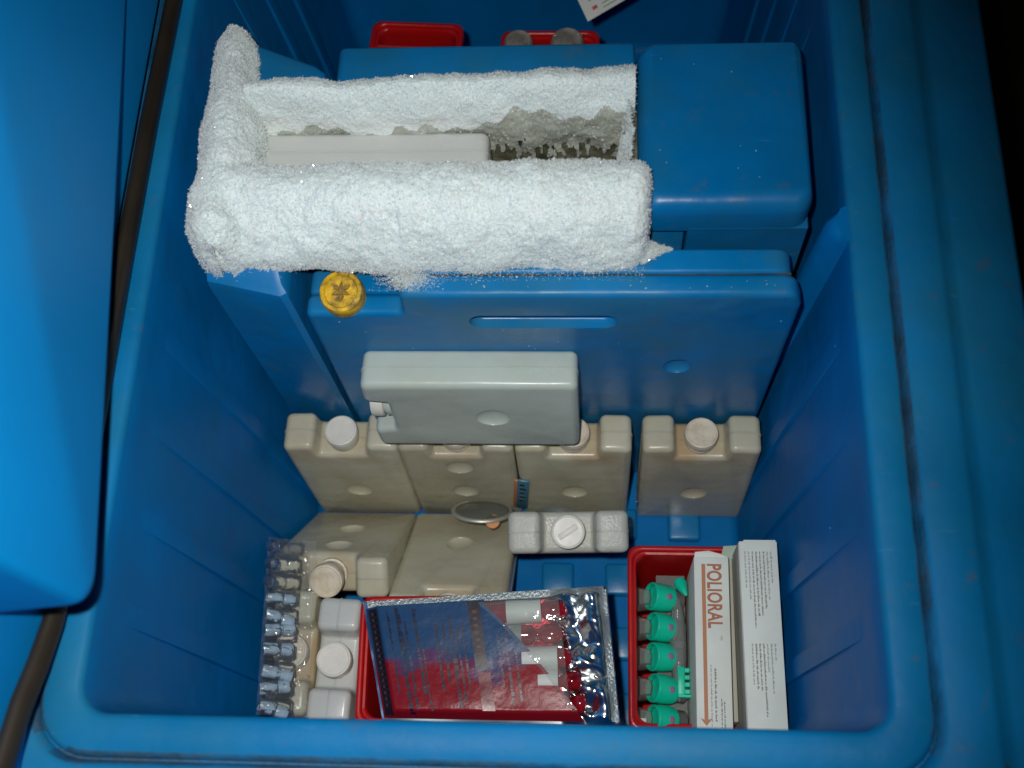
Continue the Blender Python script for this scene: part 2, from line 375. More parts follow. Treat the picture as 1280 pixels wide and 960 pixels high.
# back strip behind the frost and the low ledge left of it
bm = extrude_xz(round_poly([(-.186, .34, 0), (.026, .34, 0), (.026, .401, .003), (-.179, .401, .006)]), .488, .5215, .003)
link('rear_strip', bm, COVB, fridge)
lg = [(-.262, .493), (-.188, .493), (-.188, .505), (-.196, .512), (-.242, .532), (-.262, .534)]
bm = bmesh.new(); rb = [bm.verts.new((x, y, .33)) for x, y in lg]; rt = [bm.verts.new((x, y, .394)) for x, y in lg]
bm.faces.new(rb[::-1]); ft = bm.faces.new(rt)
for i in range(6): bm.faces.new((rb[i], rb[(i + 1) % 6], rt[(i + 1) % 6], rt[i]))
bmesh.ops.bevel(bm, geom=list(ft.edges), offset=.004, segments=3, profile=.5, affect='EDGES')
link('rear_ledge', bm, COVB, fridge)
# cover block on the right of the trough
def block():
    x0, x1, y0, y1, zt = .0268, .1392, .3905, .521, .402
    lp = []
    for z, d, r in ((.3710, 0, .012), (zt - .011, 0, .012), (zt - .0075, .0008, .012), (zt - .004, .0028, .012), (zt - .0015, .0058, .011), (zt, .0105, .008)):
        lp.append(rrect(x0 + d, x1 - d * .4, y0 + d, y1 - d * .3, max(r - d * .3, .003), z))
    return loops_mesh(lp, True, True)
link('compressor_cover', block(), COVB, fridge, smooth=60)
link('cover_skirt', rbox_bm(.0605, .1390, .39035, .420, .02, .3745, .0006, 1), COVB, fridge)
link('recess_panel', rbox_bm(.020, .0597, .3975, .420, .02, .3690, .002), SLAB, fridge)
# upright ridge on the right wall where the trough housing slots in
bm = bmesh.new(); lp = []
for z in (.01, .39, .3975):
    k = 1 if z < .395 else .55
    x = wr(z); lp.append([(x + .004, .366, z), (x - .004 * k, .369, z), (x - .0105 * k, .376, z), (x - .0115 * k, .384, z), (x - .006 * k, .391, z), (x + .004, .395, z)])
link('wall_ridge', loops_mesh(lp, True, True), BLUE, fridge, smooth=60)

# inner metal tray of the evaporator
bm = rbox_bm(-.245, .027, .4690, .4715, .30, .388, 0)
rbox_bm(-.245, .027, .4215, .424, .30, .385, 0, bm=bm); rbox_bm(-.245, .027, .424, .4690, .296, .30, 0, bm=bm)
rbox_bm(-.2400, -.2365, .424, .4655, .30, .395, 0, bm=bm); rbox_bm(.0235, .027, .424, .4655, .30, .395, 0, bm=bm)
link('evaporator_tray', bm, PLATE, fridge, smooth=0)

# the open lid standing on the left
lid_plate = rbox_bm(-.346, -.3075, .0, .80, .4085, 1.0, .008)
lid = link('lid', lid_plate, LIDB, fridge)
A = Vector((-.302, .51, .468)); B = Vector((-.2545, .112, .471))
dirY = (B - A); up = Vector((-.000, .0, 1))
def plug():
    # face quad A(back) B(front) going up, with a rounded edge and sides running back to the lid plate
    U = dirY.normalized(); Nn = Vector((U.y, -U.x, 0)).normalized()
    if Nn.x < 0: Nn = -Nn
    rows = []
    for off, ins in ((-.060, -.0), (-.007, 0), (-.003, .001), (-.0008, .003), (0, .007)):
        a = A - U * .25 + Nn * off; b = B + Nn * off
        za = ins; r = .022
        pts = [a + Vector((0, 0, za))]
        # rounded lower front corner
        for k in range(9):
            q = R(-90 + 90 * k / 8)
            cx = b - U * (r) + Vector((0, 0, r)); rr = r - ins
            pts.append(cx + U * (rr * math.cos(q)) + Vector((0, 0, rr * math.sin(q))))
        pts.append(b - U * ins + Vector((0, 0, .42))); pts.append(a + Vector((0, 0, .42)))
        rows.append(pts)
    return loops_mesh(rows, True, True)
link('lid_plug', plug(), LIDB, lid, smooth=70)
gp = [(-.3015, .78, .402), (-.3015, .5643, .4035), (-.3015, .4567, .4095), (-.3015, .35, .4115), (-.3015, .2957, .4115), (-.3015, .2131, .411), (-.3015, .16, .413), (-.3015, .1148, .4195), (-.3015, .09, .4285), (-.3015, .0689, .4385), (-.3015, .0361, .4475), (-.3015, .01, .46)]
link('gasket', tube(gp, .0055, 14, .0085), GASK, lid, smooth=70)

# ------------------------------------------------------------ frost
def frost():
    V = []; F = []; SP = []     # base surfaces; then crystals grown on their points
    def sweep(nu, nv, fn, amp=.0022, dens=1.0, keep=None):
        P = np.zeros((nu, nv, 3))
        for i in range(nu):
            for j in range(nv): P[i, j] = fn(i / (nu - 1), j / (nv - 1))
        du = np.gradient(P, axis=0); dv = np.gradient(P, axis=1); n = np.cross(du, dv); n /= np.linalg.norm(n, axis=2, keepdims=True) + 1e-12
        for i in range(nu):
            for j in range(nv):
                q = Vector(P[i, j])
                s = noise.noise(q * 30) * .0038 + noise.noise(q * 70) * .0016 + noise.noise(q * 120) * amp * .5 + noise.noise(q * 520) * amp * .42 + noise.noise(q * 1100) * amp * .42
                P[i, j] += n[i, j] * s
        b = len(V); V.extend(map(tuple, P.reshape(-1, 3)))
        for i in range(nu - 1):
            for j in range(nv - 1):
                if keep is not None and not keep(P[i, j]): continue
                a = b + i * nv + j; F.append((a, a + 1, a + nv + 1, a + nv))
        SP.append((P, n, dens, keep))
    def curve(pts):
        pts = np.array(pts, float); m = len(pts)
        def f(t):
            x = t * (m - 1); i = min(int(x), m - 2); u = x - i
            p0 = pts[max(i - 1, 0)]; p1 = pts[i]; p2 = pts[i + 1]; p3 = pts[min(i + 2, m - 1)]
            return .5 * ((2 * p1) + (p2 - p0) * u + (2 * p0 - 5 * p1 + 4 * p2 - p3) * u * u + (3 * p1 - p0 - 3 * p2 + p3) * u ** 3)
        return f
    # front bank
    sec = curve([(.4225, .345), (.4225, .375), (.4215, .398), (.417, .414), (.407, .4225), (.395, .424), (.381, .418), (.369, .406), (.3615, .391), (.360, .377), (.364, .366), (.374, .360)])
    def fb(u, v):
        x = -.2625 + u * (.0335 + .2625); y, z = sec(v)
        e = min(u / .07, 1); e2 = min((1 - u) / .035, 1); k = math.sqrt(max(0, 1 - (1 - e) ** 2)); k2 = math.sqrt(max(0, 1 - (1 - e2) ** 2))
        kk = (.55 + .45 * k) * (.45 + .55 * k2)
        y = .396 + (y - .396) * kk; z = .355 + (z - .355) * (.8 + .2 * k) * (.7 + .3 * k2)
        low = noise.noise(Vector((x * 30, 3, 1))) * .005
        if v > .6: z += low * (v - .6) * 2.5; y += 0
        if v > .55: z += (-.003 if x > -.15 else 0) * (x < -.125) + (.008 * min(1, max(0, (-.155 - x) / .03))) * (v - .55) * 2.2
        return (x, y, z)
    sweep(330, 120, fb)
    # back bank
    sec2 = curve([(.500, .375), (.497, .398), (.490, .414), (.480, .4195), (.472, .412), (.466, .400), (.4645, .388), (.4640, .374), (.465, .36), (.466, .345)])
    def bb(u, v):
        x = -.236 + u * (.0255 + .236); y, z = sec2(v)
        k = min(1, max(0, (.62 - v) / .5)); y -= (1 - u) * .010 * k * k * (3 - 2 * k)
        return (x, y, z)
    def kp(p):
        t = .357 + .010 * noise.noise(Vector(p) * 90) + .022 * noise.noise(Vector((p[0] * 260, p[1] * 200, p[2] * 90)))
        return p[2] > (t if p[0] > -.078 else .372)
    sweep(300, 90, bb, amp=.0016, dens=.7, keep=kp)
    # left wedge, running to a point at the back
    def lw(u, v):
        y = .3575 + u * .1795; a = math.pi * v
        hw = .0235 * (1 if y < .43 else 1 - .42 * ((y - .43) / .105) ** 1.3) * (1 if y < .525 else math.sqrt(max(.40, 1 - ((y - .525) / .0135) ** 2))) * math.sqrt(max(.003, 1 - max(0, (.377 - y) / .0197) ** 2))
        cx = -.2440 - .002 * math.sin((y - .34) * 9) - max(0, y - .45) * .10; h = .052 * (1 - max(0, (y - .44) / .11) ** 2 * .45) * (1 - .35 * max(0, (.375 - y) / .03))
        return (cx - hw * math.cos(a) * (1 if v < .5 else .94), y, .372 + h * max(0, math.sin(a)) ** .75)
    sweep(220, 80, lw)
    # right inner end, filling the corner against the cover
    def rc(u, v):
        y = .424 + u * .05; z = .34 + v * .07
        return (.0225 - .004 * math.sin(math.pi * v) - .005 * (1 - u) * (1 - v), y, z)
    sweep(60, 60, rc, amp=.002, dens=.6)
    # thin spill on top of the left column and on the pack below
    def sl(u, v):
        x = -.262 + u * .058; y = .357 + v * .03 - u * .004; z = .3765 + v * .013
        return (x, y, z + .002 * math.sin(math.pi * v))
    sweep(80, 40, sl, dens=.6, amp=.001, keep=lambda p: p[1] > .366 - (p[0] + .235) * .12 + .007 * noise.noise(Vector(p) * 110))
    # the small frost tongue right of the front bank
    def tg(u, v):
        a = math.pi * v; w2 = .0085 * (1 - u) + .0006
        return (.029 + u * .021, .372 + u * .004 - w2 * math.cos(a), .3725 + .006 * (1 - u) + w2 * math.sin(a) * .8)
    sweep(50, 24, tg, amp=.0012, dens=.7)
    V2 = np.array(V); me_v = [V2]; faces = list(F); mi = [0] * len(F); base = len(V)
    # crystals: small upright flakes and needles
    cv = []; cf = []
    tot = 0
    for P, n, dens, keep in SP:
        flat = P.reshape(-1, 3); nn = n.reshape(-1, 3)
        if keep is not None:
            ok = np.array([bool(keep(p)) for p in flat]); flat = flat[ok]; nn = nn[ok]
        if keep is not None and len(flat) > 5000:
            sel = (flat[:, 2] > .398) | (flat[:, 1] < .45) | (rng.random(len(flat)) < .12); flat = flat[sel]; nn = nn[sel]
        cnt = int(len(flat) * 3.0 * dens); idx = rng.integers(0, len(flat), cnt)
        p = flat[idx] + rng.normal(0, .0005, (cnt, 3)); d = nn[idx].copy()
        for sgn in (0,):
            d += rng.normal(0, .48, (cnt, 3)); d /= np.linalg.norm(d, axis=1, keepdims=True)
        fl = np.einsum('ij,ij->i', d, nn[idx]) < 0; d[fl] *= -1
        h = rng.uniform(.0005, .0015, (cnt, 1)) * np.where(rng.random((cnt, 1)) < .06, 1.6, 1)
        sd = np.cross(d, rng.normal(0, 1, (cnt, 3))); sd /= np.linalg.norm(sd, axis=1, keepdims=True)
        t = np.cross(d, sd); sd *= rng.uniform(.00016, .00048, (cnt, 1)) * np.where(rng.random((cnt, 1)) < .008, 2.6, 1); t = t * rng.uniform(.00005, .0004, (cnt, 1))
        q4 = np.stack([p - sd - d * .0005, p + sd - d * .0005, p + t + d * h * .35, p + d * h + sd * .3], 1)
        cv.append(q4.reshape(-1, 3)); k = base + tot + 4 * np.arange(cnt)[:, None]
        cf.append(np.concatenate([k + np.array([[0, 1, 3]]), k + np.array([[1, 2, 3]]), k + np.array([[2, 0, 3]])], 0)); tot += 4 * cnt
    # a dusting of crystals on the edges of the blue parts below
    cnt = 8000
    px = np.concatenate([-.128 + .16 * rng.random(cnt // 2) ** 2.2, rng.normal(-.124, .008, cnt // 4), rng.normal(-.222, .012, cnt // 4)])
    py = np.concatenate([(.374 - .022 * rng.random(cnt // 2) ** 1.8), rng.normal(.353, .004, cnt // 4), rng.normal(.366, .004, cnt // 4)])
    pz = np.concatenate([np.full(cnt // 2, .3733), np.full(cnt // 4, .3735), .3755 + (py[-(cnt // 4):] - .353) * .55])
    p = np.stack([px, py, pz], 1); p = p[(p[:, 1] > .3445)]; cnt = len(p)
    d = np.array([[0, 0, 1.]]) + rng.normal(0, .5, (cnt, 3)); d /= np.linalg.norm(d, axis=1, keepdims=True)
    sd = np.cross(d, rng.normal(0, 1, (cnt, 3))); sd /= np.linalg.norm(sd, axis=1, keepdims=True); sd *= .00035
    q4 = np.stack([p - sd - d * .0004, p + sd - d * .0004, p + np.cross(d, sd), p + d * .0009], 1)
    cv.append(q4.reshape(-1, 3)); k = base + tot + 4 * np.arange(cnt)[:, None]
    cf.append(np.concatenate([k + np.array([[0, 1, 3]]), k + np.array([[1, 2, 3]]), k + np.array([[2, 0, 3]])], 0))
    cv = np.vstack(cv); cf = np.vstack(cf).tolist()
    allv = np.vstack([V2, np.array(cv)]); faces += cf; mi += [1] * len(cf)
    me = bpy.data.meshes.new('frost'); me.from_pydata(allv.tolist(), [], faces)
    va = np.array(V)[np.array(F)].mean(1); wet = (va[:, 1] > .452) & (va[:, 1] < .475) & (va[:, 2] < (.383 + .015 * np.clip((va[:, 0] + .105) / .06, 0, 1)) + .003 * np.sin(va[:, 0] * 310 + 40 * va[:, 1]) + .004 * np.sin(va[:, 0] * 90))
    mi[:len(F)] = np.where(wet, 2, 0).tolist()
    me.materials.append(FROST); me.materials.append(CRYS); me.materials.append(WETF); me.polygons.foreach_set('material_index', mi)
    me.polygons.foreach_set('use_smooth', [m != 1 for m in mi]); me.update()
    o = bpy.data.objects.new('frost', me); C.objects.link(o)
    return tag(o, 'thick sparkling white frost crusted round the open trough of the refrigerator', 'frost', kind='stuff')
frost()

# ------------------------------------------------------------ big blue pack in front of the trough
big = thing('large_ice_pack', 'large blue ice pack standing upright below the frost, with grip slot and yellow cap', 'ice pack', (0, .3415, .0))
ol = round_poly([(-.2020, .0, .006), (.1310, 0, .006), (.1345, .355, .008), (.1290, .3735, .010), (-.1300, .3735, .007), (-.1310, .3455, .004), (-.1985, .3455, .006)])
slot = extrude_xz(round_poly([(-.0865, .3235, .0095), (.0150, .3235, .0095), (.0150, .3430, .0095), (-.0865, .3430, .0095)], 6), -.010, .0085, .002)
me = carve(extrude_xz(ol, 0, .0165, .0045, 4), [slot, ellipsoid((.060, -.001, .257), (.0105, .006, .0125))])
link('body', me, SLAB, big, smooth=40)
slot_fill = extrude_xz(round_poly([(-.080, .3300, .003), (.0085, .3300, .003), (.0085, .3370, .003), (-.080, .3370, .003)], 3), .0060, .0095, .001)
link('grip_bar', slot_fill, SLAB, big)
ol = round_poly([(-.2000, .0, .006), (.1270, 0, .006), (.1275, .3732, .010), (-.1290, .3732, .007), (-.1300, .3452, .004), (-.1975, .3452, .006)])
link('back_half', extrude_xz(ol, .0168, .0350, .003, 4), SLAB, big, smooth=40)
cap = link('cap', lathe([(.0125, -.003), (.0148, -.002), (.0152, .004), (.0150, .0105), (.0142, .0122), (.0118, .0124), (.0108, .0108), (0, .0106)], 40), YEL, big, (-.1715, .0125, .3480), (R(10), 0, 0))
# worn emblem moulded on the cap: three lobes round a stem inside a ring
bm = bmesh.new()
for a, r0, r1, wd in ((90, 0, .0078, .0016), (140, .002, .0082, .0022), (40, .002, .0082, .0022), (200, .001, .007, .0018), (-20, .001, .007, .0018), (270, 0, .0075, .0026)):
    d = Vector((math.cos(R(a)), math.sin(R(a)), 0)); s = Vector((-d.y, d.x, 0)) * wd / 2
    vs = [d * r0 - s, d * (r0 + r1) / 2 - s * 1.7, d * r1, d * (r0 + r1) / 2 + s * 1.7, d * r0 + s]
    bt = [bm.verts.new(v + Vector((0, 0, .0105))) for v in vs]; tp = [bm.verts.new(v * .9 + Vector((0, 0, .0124))) for v in vs]
    bm.faces.new(tp)
    for i in range(5): bm.faces.new((bt[i], bt[(i + 1) % 5], tp[(i + 1) % 5], tp[i]))
link('emblem', bm, mat('worn_yellow_relief', (.50, .30, .02), .5, dirt=(.10, .07, .03), damt=.85, dscale=160, dcov=.45), cap)

# ------------------------------------------------------------ white ice packs
PW, PT, PH = .0475, .0165, .163
def pack_mesh(dimples):
    ol = round_poly([(-PW, 0, .006), (PW, 0, .006), (PW, PH - .001, .0065), (.0225, PH, .0055), (.0195, PH - .0175, .003), (-.0195, PH - .0175, .003), (-.0225, PH, .0055), (-PW, PH - .001, .0065)], 5)
    cuts = []
    for z in dimples:
        cuts.append(ellipsoid((0, -PT - .001, z), (.0120, .0058, .0135))); cuts.append(ellipsoid((0, PT + .001, z), (.0120, .0058, .0135)))
    bm = extrude_xz(ol, -PT, PT, .0050, 4)
    me = carve(bm, cuts)
    b2 = bmesh.new(); b2.from_mesh(me)
    o2 = [(x * 1.011, z * 1.0045 - .0003) for x, z in ol]; sm = extrude_xz(o2, -.0006, .0006, .0002, 1)
    m2 = bpy.data.meshes.new('s'); sm.to_mesh(m2); sm.free(); b2.from_mesh(m2); bpy.data.meshes.remove(m2); b2.to_mesh(me); b2.free()
    return me
PM1 = pack_mesh([.066]); PM2 = pack_mesh([.066, .122])
NECK = lathe([(.0115, -.004), (.0125, 0), (.0125, .004), (.0110, .0045), (.0110, .008)], 28)
neckme = bpy.data.meshes.new('neck'); NECK.to_mesh(neckme); NECK.free()
CAPB = lathe([(.0118, 0), (.0132, .0006), (.0136, .003), (.0136, .0085), (.0131, .0100), (.0121, .0104), (.0114, .0097), (0, .0094)], 40)
capme = bpy.data.meshes.new('cap'); CAPB.to_mesh(capme); CAPB.free()
def ice_pack(label, M, base=(0, 0, 0), tilt=0, mesh=None, body=PACK, capm=CAPW, yaw=0, matrix=None, group='small white ice packs', bar=False, lift=0):
    t = thing('ice_pack', label, 'ice pack', group=group)
    t.matrix_world = matrix if matrix else Matrix.Translation(base) @ Matrix.Rotation(yaw, 4, 'Z') @ Matrix.Rotation(tilt, 4, 'X')
    me = (mesh or PM1).copy(); me.materials.clear(); me.materials.append(body)
    link('body', me, None, t, smooth=40)
    n2 = neckme.copy(); link('neck', n2, CAPM if capm is CAPM else body, t, (0, 0, PH - .0175))
    c2 = capme.copy(); c = link('cap', c2, capm, t, (0, 0, PH - .0115 + lift))
    if bar:
        b2 = bmesh.new(); rbox_bm(-.0085, .0085, -.0024, .0024, .0088, .0104, .0007, 2, bm=b2)
        link('raised_bar', b2, capm, c, (0, 0, 0), (0, 0, R(32)))
    return t
ice_pack('aged white ice pack standing furthest left in the row against the large blue pack', None, (-.2090, .3150, .0010), R(-3.2), capm=CAPW)
ice_pack('aged white ice pack standing in the row, hidden above by the loose pack across it', None, (-.1140, .3150, .0010), R(-3.2), mesh=PM2, capm=CAPM)
ice_pack('stained white ice pack standing in the row, its cap half behind the loose pack', None, (-.0180, .3150, .0010), R(-3.2), capm=CAPM)
ice_pack('aged white ice pack standing at the right end of the row, cream cap uncovered', None, (.0855, .3150, .0010), R(-3.2), capm=CAPM)
# reclined pair, feet against the row and caps toward the front
def recline(x, th, y0=.2965, flip=False):
    c, s = math.cos(th), math.sin(th)
    # local z -> (0,-c,s); local front (-y) must face down-front, back (+y) faces up-back
    m = Matrix(((1, 0, 0, 0), (0, s, -c, 0), (0, c, s, 0), (0, 0, 0, 1)))
    m[0][3] = x; m[1][3] = y0 - PT * s; m[2][3] = .0 - PT * c + .034 * c
    n = Vector((0, s, c)); base = Vector((x, y0, .034 * c * 0)) - n * PT + Vector((0, 0, .0335 * c))
    m.translation = base
    return m
ice_pack('olive tinted white ice pack leaning toward the front left, cream cap beside the red crate', None, matrix=recline(-.2110, R(61), .2965), mesh=PM2, capm=CAPM, lift=.0100)
ice_pack('plain white ice pack leaning behind the crate with the foil pouch, cap hidden', None, matrix=recline(-.1165, R(50), .2955), capm=CAPM)
# capped pack standing alone in the middle
ice_pack('frosty white ice pack standing alone in the middle, round cap with a raised bar', None, (-.0222, .2800, .0040), R(14), yaw=R(1.6), body=PACKG, capm=CAPW, bar=True)
# two standing packs turned sideways at the left front
ice_pack('white ice pack turned sideways, pressed against the left red crate', None, (-.1985, .1385, .0005), yaw=R(88), body=PACKW, capm=CAPW)
ice_pack('olive stained ice pack wedged beside the clear blister strip', None, (-.2330, .1440, .0005), yaw=R(90), capm=CAPM)
# the loose pack lying on its long edge across the row, neck to the left
mz = Matrix(((0, 0, -1), (0, 1, 0), (1, 0, 0)))      # local z -> -x, local x -> +z
mt = Matrix.Rotation(R(-5), 3, 'X')
mm = (mt @ mz).to_4x4(); mm = mm @ Matrix.Diagonal((1.09, .94, .97, 1)); mm.translation = (-.0125, .3230, .2355)
ice_pack('clean white ice pack lying on its long edge across the tops of the row', None, matrix=mm, body=PACKC, capm=CAPW)
mm = mz.to_4x4(); mm.translation = (-.0735, .4480, .3340)
ice_pack('white ice pack lying inside the frosted trough', None, matrix=mm, body=PACKW, capm=CAPW)

# ------------------------------------------------------------ thermometer with dial, and blue tag
th = thing('dial_thermometer', 'round metal dial thermometer with brass stem on the packs in the middle', 'thermometer', (-.0985, .2840, .0700), (R(-54), R(3), 0))
link('dial_rim', lathe([(.0252 + .0022 * math.cos(R(a)), .0017 * math.sin(R(a)) - .001) for a in range(0, 361, 30)], 56), METAL, th, smooth=180)
link('dial_face', lathe([(.0235, -.0028), (.0235, -.0020), (0, -.0020)], 40), PACKC, th)
link('dial_glass', lathe([(.0240, .0002), (.018, .0022), (.010, .0032), (0, .0036)], 40), GLASS, th)
link('brass_stem', lathe([(0, -.030), (.0035, -.029), (.0035, -.006), (.006, -.005), (.006, -.002), (0, -.002)], 16), BRASS, th, (.010, -.0210, -.002), (R(60), 0, 0))
tg = thing('scale_tag', 'small blue strip tag with dark marks and orange back, standing by the dial', 'tag', (-.0665, .2985, .0300), (R(-4), R(4), R(-6)))
link('plate', rbox_bm(-.0052, .0052, -.0010, .0010, 0, .068, .0008, 2), BTAG, tg)
link('orange_back', rbox_bm(-.0078, -.0048, -.0008, .0014, 0, .066, .0005, 2), ORNG, tg)
bm = bmesh.new()
for k in range(5): rbox_bm(-.0028, .0026 if k % 2 else .0012, -.0016, -.0011, .020 + k * .0095, .0235 + k * .0095, 0, bm=bm)
link('dark_marks', bm, NAVY, tg, smooth=0)

# ------------------------------------------------------------ red crates
def crate(label, x0, x1, y0, y1, z0, z1, yaw=0, group='red crates', m=RED):
    cx, cy = (x0 + x1) / 2, (y0 + y1) / 2; a, b, h = (x1 - x0) / 2, (y1 - y0) / 2, z1 - z0
    t = thing('red_crate', label, 'crate', (cx, cy, z0), (0, 0, yaw), group)
    pr = [(-.010, 0), (-.009, .002), (-.0055, h - .016), (-.0050, h - .014), (-.001, h - .013), (0, h - .012), (0, h - .001), (-.001, h), (-.003, h), (-.0042, h - .0012), (-.0046, h - .004), (-.0062, h - .0045), (-.0068, h - .006), (-.0074, h - .010), (-.0105, .004), (-.012, .003)]
    link('bin', loops_mesh([rrect(-a - d, a + d, -b - d, b + d, .009, z, 5) for d, z in pr], True, True), m, t, smooth=50)
    return t
t1 = crate('red crate under the foil pouch', -.1775, .000, .0905, .1870, .045, .1735, R(1.5))
t2 = crate('red crate holding the green capped vials and white cartons', .0262, .1330, .0935, .2370, .0095, .1370)
# an empty crate below lifts the left one
crate('lower red crate that carries the crate with the foil pouch', -.1650, -.010, .1010, .1790, .001, .0440, R(1.5))
t3 = crate('red crate alone in the dark rear compartment, at its left', -.2080, -.1235, .615, .7080, .001, .2000, R(-4))
SEAM = mat('seam_grime', (.030, .055, .060), .8, var=.5, vscale=60, dirt=(.10, .07, .03), damt=.7, dscale=40)
link('seam', rbox_bm(-.1270, .1265, .0160, .0174, .10, .3712, 0), SEAM, big)
t4 = crate('red crate in the rear compartment with two glass jars', -.0870, .0020, .6150, .6960, .001, .2000, R(-1))
link('divider', rbox_bm(-.036, .036, .020, .0225, .10, .196, .0008, 1), RED, t3)
JLID = mat('dull_glass_lid', (.24, .23, .20), .14, coat=.8, bump=.3, bscale=200, var=.4, vscale=80)
for x, r, sx in ((-.0700, .0145, 0), (-.0265, .0165, 1)):
    j = thing('glass_jar', ('larger' if sx else 'smaller') + ' round glass jar in the rear red crate, ' + ('right' if sx else 'left') + ' of the two', 'jar', (x, .6780, .016), group='glass jars in the rear crate')
    link('wall', lathe([(r * .9, 0), (r, .003), (r, .165), (r * .8, .178), (r * .8, .188)], 28), CLEARG, j)
    link('lid', lathe([(r * .86, .182), (r * .9, .184), (r * .9, .190), (r * .8, .1925), (r * .72, .1905), (r * .35, .1900), (r * .25, .1920), (0, .1920)], 28), JLID, j)

# ------------------------------------------------------------ cartons
def text_obj(name, s, size, m, parent, mat4, ext=.00004, spacing=1.0, bold=0.0):
    cu = bpy.data.curves.new(name, 'FONT'); cu.body = s; cu.size = size; cu.extrude = ext; cu.offset = bold; cu.space_character = spacing
    o = bpy.data.objects.new(name, cu); C.objects.link(o); bpy.context.view_layer.update()
    me = bpy.data.meshes.new_from_object(o.evaluated_get(bpy.context.evaluated_depsgraph_get())); bpy.data.objects.remove(o); bpy.data.curves.remove(cu)
    o = link(name, me, m, parent, smooth=0); o.matrix_local = mat4
    return o
def printed_lines(rows, m, parent, z, name='small_print', word=(.0012, .0034)):
    """rows: (x, y_start, y_end, height); runs of word-like marks going toward the front"""
    bm = bmesh.new(); r2 = random.Random(len(rows))
    for x, ya, yb, h in rows:
        y = ya
        while y > yb:
            ln = r2.uniform(*word); e = max(y - ln, yb)
            yy = y
            while yy > e:
                q = r2.uniform(.0004, .0007); hh = h * r2.choice((.55, .6, .6, .9))
                v = [bm.verts.new(p) for p in ((x - h * .3, yy, z), (x - h * .3 + hh, yy, z), (x - h * .3 + hh, yy - q, z), (x - h * .3, yy - q, z))]
                bm.faces.new(v); yy -= q + .00022
            y = e - .0009
    o = link(name, bm, m, parent, smooth=0); o['kind'] = 'stuff'; return o
RZ = Matrix.Rotation(R(-90), 4, 'Z')
def carton(label, x0, x1, y0, y1, z0, z1, m=CARD, yaw=0, tiltx=0):
    cx, cy = (x0 + x1) / 2, (y0 + y1) / 2; a, b, h = (x1 - x0) / 2, (y1 - y0) / 2, z1 - z0
    t = thing('carton', label, 'carton', (cx, cy, z0), (tiltx, 0, yaw))
    bm = rbox_bm(-a, a, -b, b, 0, h, .0007, 2)
    link('box', bm, m, t)
    return t, a, b, h
p, a, b, h = carton('white carton lettered POLIORAL with an orange arrow', .0742, .1002, .0890, .2180, .0130, .1785, yaw=R(-.6))
z = h + .0003
bm = bmesh.new()
def flat(bm, pts, z):
    bm.faces.new([bm.verts.new((x, y, z)) for x, y in pts])
flat(bm, [(-.0074, b - .0055), (-.0046, b - .0055), (-.0046, -b + .0092), (-.0074, -b + .0092)], z)
flat(bm, [(-.0104, -b + .0105), (-.0060, -b + .0090), (-.0016, -b + .0105), (-.0060, -b + .0050)], z + .0001)
bmesh.ops.recalc_face_normals(bm, faces=bm.faces)
link('orange_arrow', bm, ORNG, p, smooth=0)
text_obj('lettering', 'POLIORAL', .0104, ORNP, p, Matrix.Translation((-.0030, b - .0050, z)) @ RZ @ Matrix.Diagonal((.96, 1.42, 1, 1)), spacing=1.06, bold=.00030)
text_obj('trade_mark', 'TM', .0026, ORNP, p, Matrix.Translation((.0052, b - .0590, z)) @ RZ)
printed_lines([(.0010, -.0185, -.0560, .0016), (.0052, -.0400, -.0600, .0013), (.0072, -.0420, -.0600, .0013)], INK, p, z)
printed_lines([(-.0020, -.0160, -.0600, .0012)], INKP, p, z, 'faint_print')
bm = bmesh.new()     # torn flap at its back edge
flap = [(-.0125, b - .0002, h - .001), (-.0120, b + .0035, h + .0005), (-.002, b + .0045, h + .0012), (.006, b + .0030, h - .0005), (.0128, b + .0010, h - .0015), (.0128, b - .0002, h - .001)]
bm.faces.new([bm.verts.new(v) for v in flap]); r = bmesh.ops.extrude_face_region(bm, geom=bm.faces[:])
bmesh.ops.translate(bm, verts=[v for v in r['geom'] if isinstance(v, bmesh.types.BMVert)], vec=(0, 0, -.0005)); bmesh.ops.recalc_face_normals(bm, faces=bm.faces)
link('end_flap', bm, CARD, p, smooth=0)
q, a, b, h = carton('tall white carton with rows of small grey print, nearest the right wall', .1070, .1350, .0895, .2255, .0130, .1985, yaw=R(.3))
z = h + .0003
rows = []
for i, (ya, yb) in enumerate(((.0600, .0330), (.0600, .0250), (.0600, .0040), (.0600, .0120), (.0600, .0130), (.0600, .0180), (.0600, .0250), (.0600, .0370))):
    rows.append((-.0100 + i * .0027, ya, yb, .0015))
printed_lines(rows[2:6], INK, q, z); printed_lines(rows[:2] + rows[6:], INKP, q, z, 'faint_print')
rows = []
for i, yb in enumerate((-.0360, -.0390, -.0400, -.0580, -.0270, -.0420, -.0200)):
    rows.append((-.0080 + i * .0027, -.0075, yb, .0015))
printed_lines(rows[1:4], INK, q, z, 'lower_print'); printed_lines(rows[:1] + rows[4:], INKP, q, z, 'faint_lower_print')
link('end_flap', rbox_bm(-a + .0035, a - .0008, b - .0002, b + .0012, h - .030, h - .0006, .0003, 1), CARD, q)
